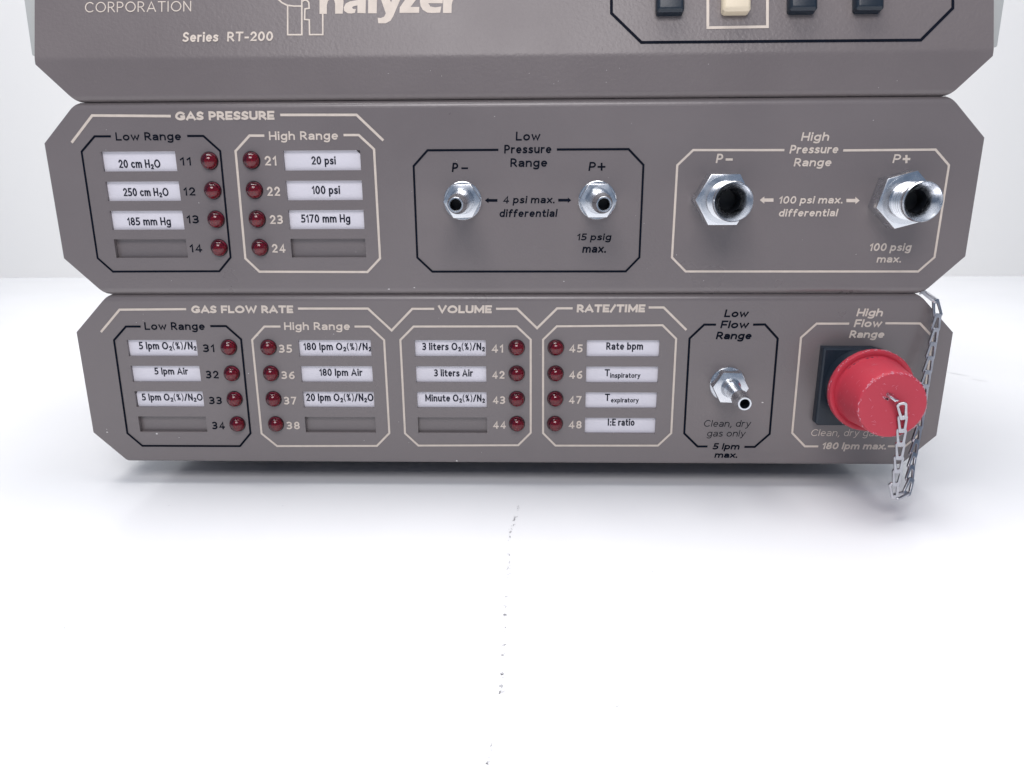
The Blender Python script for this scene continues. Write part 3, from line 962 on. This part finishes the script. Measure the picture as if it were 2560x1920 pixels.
# ---- pressure unit in the middle
pres = thing('pressure_module', 'middle grey octagonal instrument, headed gas pressure, with four metal ports', 'instrument')
slots_m = []
for x0, x1 in ((-140.8, -114.75), (-77.2, -50.5)):
    slots_m += [(x0, x1, z, z + 6.6) for z in (108.65, 98.6, 88.6, 78.7)]
pan = flat_panel(pres, Z_MID, Z_TOP - .05, 78.6, 118.1, 2.4, 2.4, slots_m,
                 dust(30, 70, 127) + [(-33.7, 67.8, .35), (-42.9, 67.3, .4), (20, 70, .25)])
case(pres, Z_MID, Z_TOP - .05, 78.6, 118.1)
prints(pan, 'Z', on_front)
inserts(pres, 'Z', slots_m, (3, 7), {4: ('r', 2.0, 2.0)})
indicators(pres, [((-103.0, 112.0 - 9.92 * i), 11 + i) for i in range(4)] + [((-88.35, 112.1 - 9.95 * i), 21 + i) for i in range(4)])
low_barb(pres, -15.55, 98.2, 62, 25.8)
low_barb(pres, 31.2, 98.2, 60, 25.8)
thread_fitting(pres, 73.2, 98.5, 180, 19.6, 9.7)
thread_fitting(pres, 133.7, 98.2, 195, 18.6, 9.9)

# ---- analyzer on top, keypad face leaning back
ana = thing('analyzer_unit', 'topmost grey instrument with leaning keypad face and pale side trims', 'instrument')
X = 158.5
prof = []                                    # (y, z, half width)
r = 2.4
z0 = Z_TOP
for i in range(9):
    a = math.pi / 2 * i / 8
    al = r * (math.pi / 2 - a)
    half = X - (143.4 - (z0 + r)) - al
    prof.append((r * (1 - math.sin(a)), z0 + r * (1 - math.cos(a)), half))
prof = [(9, z0, prof[0][2])] + prof + [(0, z0 + r + .1, X - (143.4 - (z0 + r + .1))), (0, 143.35, X - .05), (0, 143.4, X)]
for i in range(7):
    a = LEAN * i / 6
    rr = 6.0
    t = rr * math.tan(LEAN / 2)
    prof.append((rr * (1 - math.cos(a)), ZF - t + rr * math.sin(a), X))
ty = on_slope(0, 74, 0)
s0 = on_slope(0, 1.2, 0)
prof += [(s0.y, s0.z, X), (ty.y - .03, ty.z - .1, X), (ty.y, ty.z, X), (ty.y + 12, ty.z + .2, X)]
bm = bmesh.new()
rows = [[bm.verts.new((-h, y, z)), bm.verts.new((h, y, z))] for y, z, h in prof]
for a, c in zip(rows, rows[1:]):
    bm.faces.new((a[0], a[1], c[1], c[0]))
for k in (0, 1):                             # turned side flange of the sheet
    for i in range(len(rows) - 1):
        va, vb = rows[i][k], rows[i + 1][k]
        wa, wb = bm.verts.new(va.co + Vector((0, 2.0, 0))), bm.verts.new(vb.co + Vector((0, 2.0, 0)))
        bm.faces.new((va, vb, wb, wa) if k else (vb, va, wa, wb))
bmesh.ops.recalc_face_normals(bm, faces=list(bm.faces))
for x, s, l in [(R.uniform(-120, 130), R.uniform(134, 143), .12) for _ in range(12)]:
    vs = [bm.verts.new((x + l * math.cos(t), -0.05, s + l * .7 * math.sin(t))) for t in [2 * math.pi * i / 6 for i in range(6)]]
    bm.faces.new(vs).material_index = 1
M_PAINT2 = mat('orange_peel_enamel', (0.166, 0.143, 0.143), 0.38, spec=0.5, bump=0.5, bscale=900, var=0.035, vscale=22, rvar=0.07)
pan = link('front_panel', bm, [M_PAINT2, M_CHIP], ana, smooth=40)
prints(pan, 'T', on_slope)
bm = bmesh.new()
for i, q in enumerate(LOGO):
    bm.faces.new([bm.verts.new(on_slope(u, s, .05 + .01 * (i % 2))) for u, s in q])
flat_up(bm)
bmesh.ops.triangulate(bm, faces=list(bm.faces))
link('printed_lettering', bm, M_CREAM, pan, label='heavy cream lettering of the cut-off title')
bm = bmesh.new()
# body behind the keypad face
prof2 = [(9.5, Z_TOP + .03), (232, Z_TOP + .03), (232, ty.z - 1), (ty.y + 4, ty.z - 1), (s0.y + 4, s0.z), (4, 143)]
lower = []
for y, z in prof2:
    h = 145.0 if z < 133 else X - 1.2
    lower.append([bm.verts.new((-h, y, z)), bm.verts.new((h, y, z))])
n = len(lower)
for i in range(n):
    j = (i + 1) % n
    bm.faces.new((lower[i][0], lower[i][1], lower[j][1], lower[j][0]))
bm.faces.new([q[0] for q in lower])
bm.faces.new([q[1] for q in reversed(lower)])
bmesh.ops.recalc_face_normals(bm, faces=list(bm.faces))
link('case', bm, M_PAINT, ana)

for sx in (-1, 1):                           # pale side trims
    bm = bmesh.new()
    zl = 146.7
    zt_ = ty.z + 4
    y_b = lambda z: (z - ZF) * math.tan(LEAN) + 4.2
    a = [(X + .25, y_b(zl), zl), (X + 3.7, y_b(zl), zl), (X + 3.7 + (zt_ - zl) * .152, y_b(zt_), zt_), (X + .25, y_b(zt_), zt_)]
    f = [bm.verts.new((sx * x, y, z)) for x, y, z in a]
    g = [bm.verts.new((sx * x, 228, z)) for x, y, z in a]
    bm.faces.new(f)
    bm.faces.new(list(reversed(g)))
    for i in range(4):
        j = (i + 1) % 4
        bm.faces.new((f[i], g[i], g[j], f[j]))
    bmesh.ops.recalc_face_normals(bm, faces=list(bm.faces))
    bmesh.ops.bevel(bm, geom=[e for e in bm.edges], offset=0.5, segments=2, affect='EDGES', profile=0.5)
    link('side_trim', bm, M_TRIM, ana, smooth=40, label='pale grey side trim')

RX = Matrix.Rotation(-LEAN, 4, 'X')
for k, cx in enumerate((53.45, 74.85, 96.2, 117.4)):
    bm = bmesh.new()
    box(bm, -4.45, 4.45, -3.9, 1.0, 0, 11.5, bev=1.05, seg=4)
    for v in bm.verts:                       # dished key top
        if v.co.y < -3.0:
            v.co.x *= 0.95
            v.co.z = 5.75 + (v.co.z - 5.75) * 0.95
    org = on_slope(cx, 12.15, 0)
    bmesh.ops.transform(bm, matrix=Matrix.Translation(org) @ RX, verts=list(bm.verts))
    link('push_button', bm, M_IVORY if k == 1 else M_NAVY, ana, smooth=40,
         label='ivory push button inside a cream square' if k == 1 else None)

# ------------------------------------------------------------------ red cap plugged on the high-flow port
cx, cz = 127.7, 33.35
mcap = bpy.data.materials.new('worn_red_plastic')
mcap.use_nodes = True
nt = mcap.node_tree
b = nt.nodes['Principled BSDF']
b.inputs['Roughness'].default_value = 0.5
b.inputs['Subsurface Weight'].default_value = 0.15
b.inputs['Subsurface Radius'].default_value = (0.004, 0.001, 0.001)
b.inputs['Subsurface Scale'].default_value = 0.5
tc = nt.nodes.new('ShaderNodeTexCoord')
ns = nt.nodes.new('ShaderNodeTexNoise')
ns.inputs['Scale'].default_value = 420
ns.inputs['Detail'].default_value = 6
ns.inputs['Distortion'].default_value = 2.0
cr = nt.nodes.new('ShaderNodeValToRGB')
cr.color_ramp.elements[0].position = 0.66
cr.color_ramp.elements[0].color = (0, 0, 0, 1)
cr.color_ramp.elements[1].position = 0.74
cr.color_ramp.elements[1].color = (1, 1, 1, 1)
nb = nt.nodes.new('ShaderNodeTexNoise')
nb.inputs['Scale'].default_value = 90
mx = nt.nodes.new('ShaderNodeMix')
mx.data_type = 'RGBA'
mx.inputs['A'].default_value = (0.52, 0.040, 0.068, 1)
mx.inputs['B'].default_value = (0.57, 0.10, 0.14, 1)
sc1 = nt.nodes.new('ShaderNodeMath')
sc1.operation = 'MULTIPLY'
sc1.inputs[1].default_value = 0.55
nt.links.new(tc.outputs['Object'], ns.inputs['Vector'])
nt.links.new(tc.outputs['Object'], nb.inputs['Vector'])
nt.links.new(ns.outputs['Fac'], cr.inputs['Fac'])
nt.links.new(cr.outputs['Color'], sc1.inputs[0])
nt.links.new(sc1.outputs['Value'], mx.inputs['Factor'])
nt.links.new(mx.outputs['Result'], b.inputs['Base Color'])
bp = nt.nodes.new('ShaderNodeBump')
bp.inputs['Strength'].default_value = 0.25
bp.inputs['Distance'].default_value = 0.0003
nt.links.new(nb.outputs['Fac'], bp.inputs['Height'])
nt.links.new(bp.outputs['Normal'], b.inputs['Normal'])
M_SCUFF2 = mat('light_scratch', (0.62, 0.17, 0.23), 0.6)
M_SCUFF = mat('pale_scuff', (0.66, 0.29, 0.36), 0.6)

bm = bmesh.new()
pr = [(11.0, 13.3), (11.0, 14.4), (11.6, 14.75), (13.2, 14.8), (13.9, 14.5), (14.0, 13.6), (13.6, 12.9), (14.2, 12.55), (16, 12.4), (20, 12.05), (25, 11.6), (28.6, 11.35), (29.3, 11.2), (29.65, 10.85), (29.7, 10.3), (29.55, 6), (29.6, 2.0), (29.6, 0.02)]
lathe(bm, pr, cx, cz, n=96, cap1=True, jit=0.004)
bmesh.ops.recalc_face_normals(bm, faces=list(bm.faces))


def scuff(bm, p, t, nrm, l, w, bow, mi=1):
    """a small lifted sliver of plastic"""
    s = nrm.cross(t).normalized()
    pts = []
    for i in range(5):
        k = i / 4 - 0.5
        c = p + t * (k * l) + s * (bow * l * (0.25 - k * k)) + nrm * 0.12
        ww = w * (1 - (2 * k) ** 2) + 0.03
        pts.append((bm.verts.new(c + s * ww), bm.verts.new(c - s * ww)))
    for a, c in zip(pts, pts[1:]):
        bm.faces.new((a[0], a[1], c[1], c[0])).material_index = mi


OUT = Vector((0, -1, 0))
for i in range(105):                         # frayed front rim
    a = R.uniform(0, 2 * math.pi)
    rad = Vector((math.cos(a), 0, math.sin(a)))
    tan = Vector((-math.sin(a), 0, math.cos(a)))
    rr = R.gauss(11.05, .22)
    p = Vector((cx, -29.55 + max(0, rr - 11.0) * 1.2, cz)) + rad * rr
    scuff(bm, p, (tan + rad * R.uniform(-.5, .5)).normalized(), (OUT + rad * .6).normalized(), R.uniform(.3, 1.3), R.uniform(.03, .11), R.uniform(-1, 1))
for i in range(70):                         # frayed flange edge
    a = R.uniform(0, 2 * math.pi)
    rad = Vector((math.cos(a), 0, math.sin(a)))
    tan = Vector((-math.sin(a), 0, math.cos(a)))
    p = Vector((cx, -R.uniform(12.4, 13.9), cz)) + rad * R.uniform(14.65, 14.9)
    scuff(bm, p, (tan + OUT * R.uniform(-.4, .4)).normalized(), (OUT * .6 + rad).normalized(), R.uniform(.3, 1.2), R.uniform(.03, .09), R.uniform(-1, 1))
for i in range(28):                          # scratches on the face
    a = R.uniform(0, 2 * math.pi)
    q = 10.5 * math.sqrt(R.random())
    p = Vector((cx + q * math.cos(a), -29.55, cz + q * math.sin(a)))
    b2 = R.uniform(0, math.pi)
    scuff(bm, p, Vector((math.cos(b2), 0, math.sin(b2))), OUT, R.uniform(.3, 1.5), R.uniform(.025, .06), R.uniform(-1.5, 1.5), 2)
for i in range(34):                          # scratches on the tapered wall
    a = R.uniform(0.2, math.pi + .6)
    d = R.uniform(16, 28)
    rad = Vector((math.cos(a), 0, math.sin(a)))
    tan = Vector((-math.sin(a), 0, math.cos(a)))
    rr = 12.4 - (d - 16) * .083
    p = Vector((cx, -d, cz)) + rad * rr
    scuff(bm, p, (tan + OUT * R.uniform(-.8, .8)).normalized(), rad, R.uniform(.4, 2.0), R.uniform(.03, .07), R.uniform(-.6, .6), 2)
# torn slit where the chain passes
hx, hz = 125.9, 36.4
for i in range(26):
    a = R.uniform(0, 2 * math.pi)
    p = Vector((hx + 1.35 * math.cos(a) * R.uniform(.7, 1.2), -29.65, hz + .95 * math.sin(a) * R.uniform(.6, 1.2)))
    b2 = R.uniform(0, math.pi)
    scuff(bm, p, Vector((math.cos(b2), 0, math.sin(b2))), OUT, R.uniform(.5, 1.1), R.uniform(.12, .25), R.uniform(-1, 1))
cap = link('red_cap', bm, [mcap, M_SCUFF, M_SCUFF2], None, smooth=50)
cap['label'] = 'scuffed red plastic cap plugged over the high flow port'
cap['category'] = 'cap'

# ------------------------------------------------------------------ sash chain from the cap down and up to the seam
PATH = [(125.6, -29.0, 36.9), (127.4, -32.2, 36.3), (129.6, -32.0, 33.6), (131.2, -30.6, 27.5), (132.2, -29.6, 17), (132.9, -28.8, 7.0), (132.9, -28.4, 2.4), (134.0, -27.8, 0.3), (136.3, -26.6, -0.2), (138.8, -25.4, 0.4),
        (140.0, -24.0, 2.6), (142.2, -19.5, 7.0), (145.0, -14.5, 13.2), (147.4, -10.5, 22.1), (149.0, -7.5, 35.4), (150.5, -5.4, 46.7), (151.4, -4.1, 55.2), (151.5, -3.3, 59.6), (150.2, -1.6, 63.9), (147.5, 1.2, 65.3)]


def spline(P, n=24):
    out = []
    Q = [Vector(p) for p in P]
    Q = [Q[0] * 2 - Q[1]] + Q + [Q[-1] * 2 - Q[-2]]
    for i in range(1, len(Q) - 2):
        for k in range(n):
            t = k / n
            a, b2, c, d = Q[i - 1:i + 3]
            out.append(0.5 * ((2 * b2) + (c - a) * t + (2 * a - 5 * b2 + 4 * c - d) * t * t + (3 * b2 - a - 3 * c + d) * t ** 3))
    out.append(Q[-2])
    return out


curve = spline(PATH)
cum = [0.0]
for a, c in zip(curve, curve[1:]):
    cum.append(cum[-1] + (c - a).length)


def at(s):
    s = min(max(s, 0), cum[-1])
    for i in range(len(cum) - 1):
        if cum[i + 1] >= s:
            k = (s - cum[i]) / max(1e-9, cum[i + 1] - cum[i])
            return curve[i].lerp(curve[i + 1], k)
    return curve[-1].copy()


def link_mesh():
    """one flat stamped link: a tapered loop of strip, wide end up, its narrow end folded over"""
    bm = bmesh.new()

    def ring(wt, wb, z1, z0, rt, rb):
        pts = []
        for cxx, czz, rr, a0, a1 in ((wt - rt, z1 - rt, rt, 0, 90), (-(wt - rt), z1 - rt, rt, 90, 180), (-(wb - rb), z0 + rb, rb, 180, 270), (wb - rb, z0 + rb, rb, 270, 360)):
            for k in range(5):
                a = math.radians(a0 + (a1 - a0) * k / 4)
                pts.append((cxx + rr * math.cos(a), czz + rr * math.sin(a)))
        return pts
    o_ = ring(1.62, 1.12, 3.25, -3.25, 0.95, 0.5)
    i_ = ring(0.88, 0.42, 2.4, -1.75, 0.6, 0.36)
    th = 0.42
    n = len(o_)
    A = [[bm.verts.new((x, y, z)) for x, z in pts] for pts, y in ((o_, -th), (i_, -th), (i_, th), (o_, th))]
    for k in range(4):
        p, q = A[k], A[(k + 1) % 4]
        for i in range(n):
            j = (i + 1) % n
            bm.faces.new((p[i], p[j], q[j], q[i]))
    bmesh.ops.recalc_face_normals(bm, faces=list(bm.faces))
    box(bm, -0.85, 0.85, 0.42, 1.25, -3.15, -2.55, bev=0.12, seg=1)     # folded-over tab
    bmesh.ops.bevel(bm, geom=[e for e in bm.edges if e.is_manifold and e.calc_face_angle(0) > 1.2], offset=0.07, segments=1, affect='EDGES')
    return bm


chain = thing('cap_chain', 'thin steel sash chain hanging in a loop from red cap up to the seam', 'chain')
pitch = 5.05
bm = bmesh.new()
box(bm, -.95, .95, -.4, .4, -1.7, 1.9, bev=.2, seg=2)
st_ = Vector((1.3, -2.1, -1.0)).normalized()
bmesh.ops.transform(bm, matrix=Matrix.Translation(Vector((126.9, -31.0, 36.4))) @ st_.to_track_quat('-Z', 'Y').to_matrix().to_4x4(), verts=list(bm.verts))
link('staple', bm, M_ZINC, chain, smooth=30)
first = None
sb = cum[8 * 24]                             # the link at the bottom of the loop lies flat
off = sb % pitch
N = int((cum[-1] - 2.0) / pitch) + 1
for k in range(N):
    s = off + k * pitch
    if s < 5.0 or s > cum[-1] - .5:
        continue
    p = at(s)
    t = (at(s + 2.2) - at(s - 2.2)).normalized()
    up = -t                                   # wide end is nearer the cap
    f = s / cum[-1]
    front = s < sb
    yaw = -10 if front else 4
    toward = Vector((math.sin(math.radians(yaw)), -math.cos(math.radians(yaw)), 0))
    if abs(s - sb) < pitch * .5:
        toward = Vector((.05, -.22, 1.0))
    if f > .95:
        toward = Vector((.5, -.6, .7))
    side = up.cross(toward)
    side = side.normalized() if side.length > 1e-4 else Vector((1, 0, 0))
    fw = side.cross(up).normalized()          # faces out
    m3 = Matrix((side, -fw, up)).transposed()
    tilt = Matrix.Rotation(math.radians(-6), 3, 'X')
    mt4 = (m3 @ tilt @ Matrix.Rotation(math.radians(R.uniform(-7, 7)), 3, 'Z')).to_4x4()
    mt4.translation = p * S
    if first is None:
        first = link('chain_link', link_mesh(), M_STEEL, chain, smooth=30)
        o = first
    else:
        o = first.copy()
        C.objects.link(o)
        o.parent = chain
    o.matrix_local = mt4
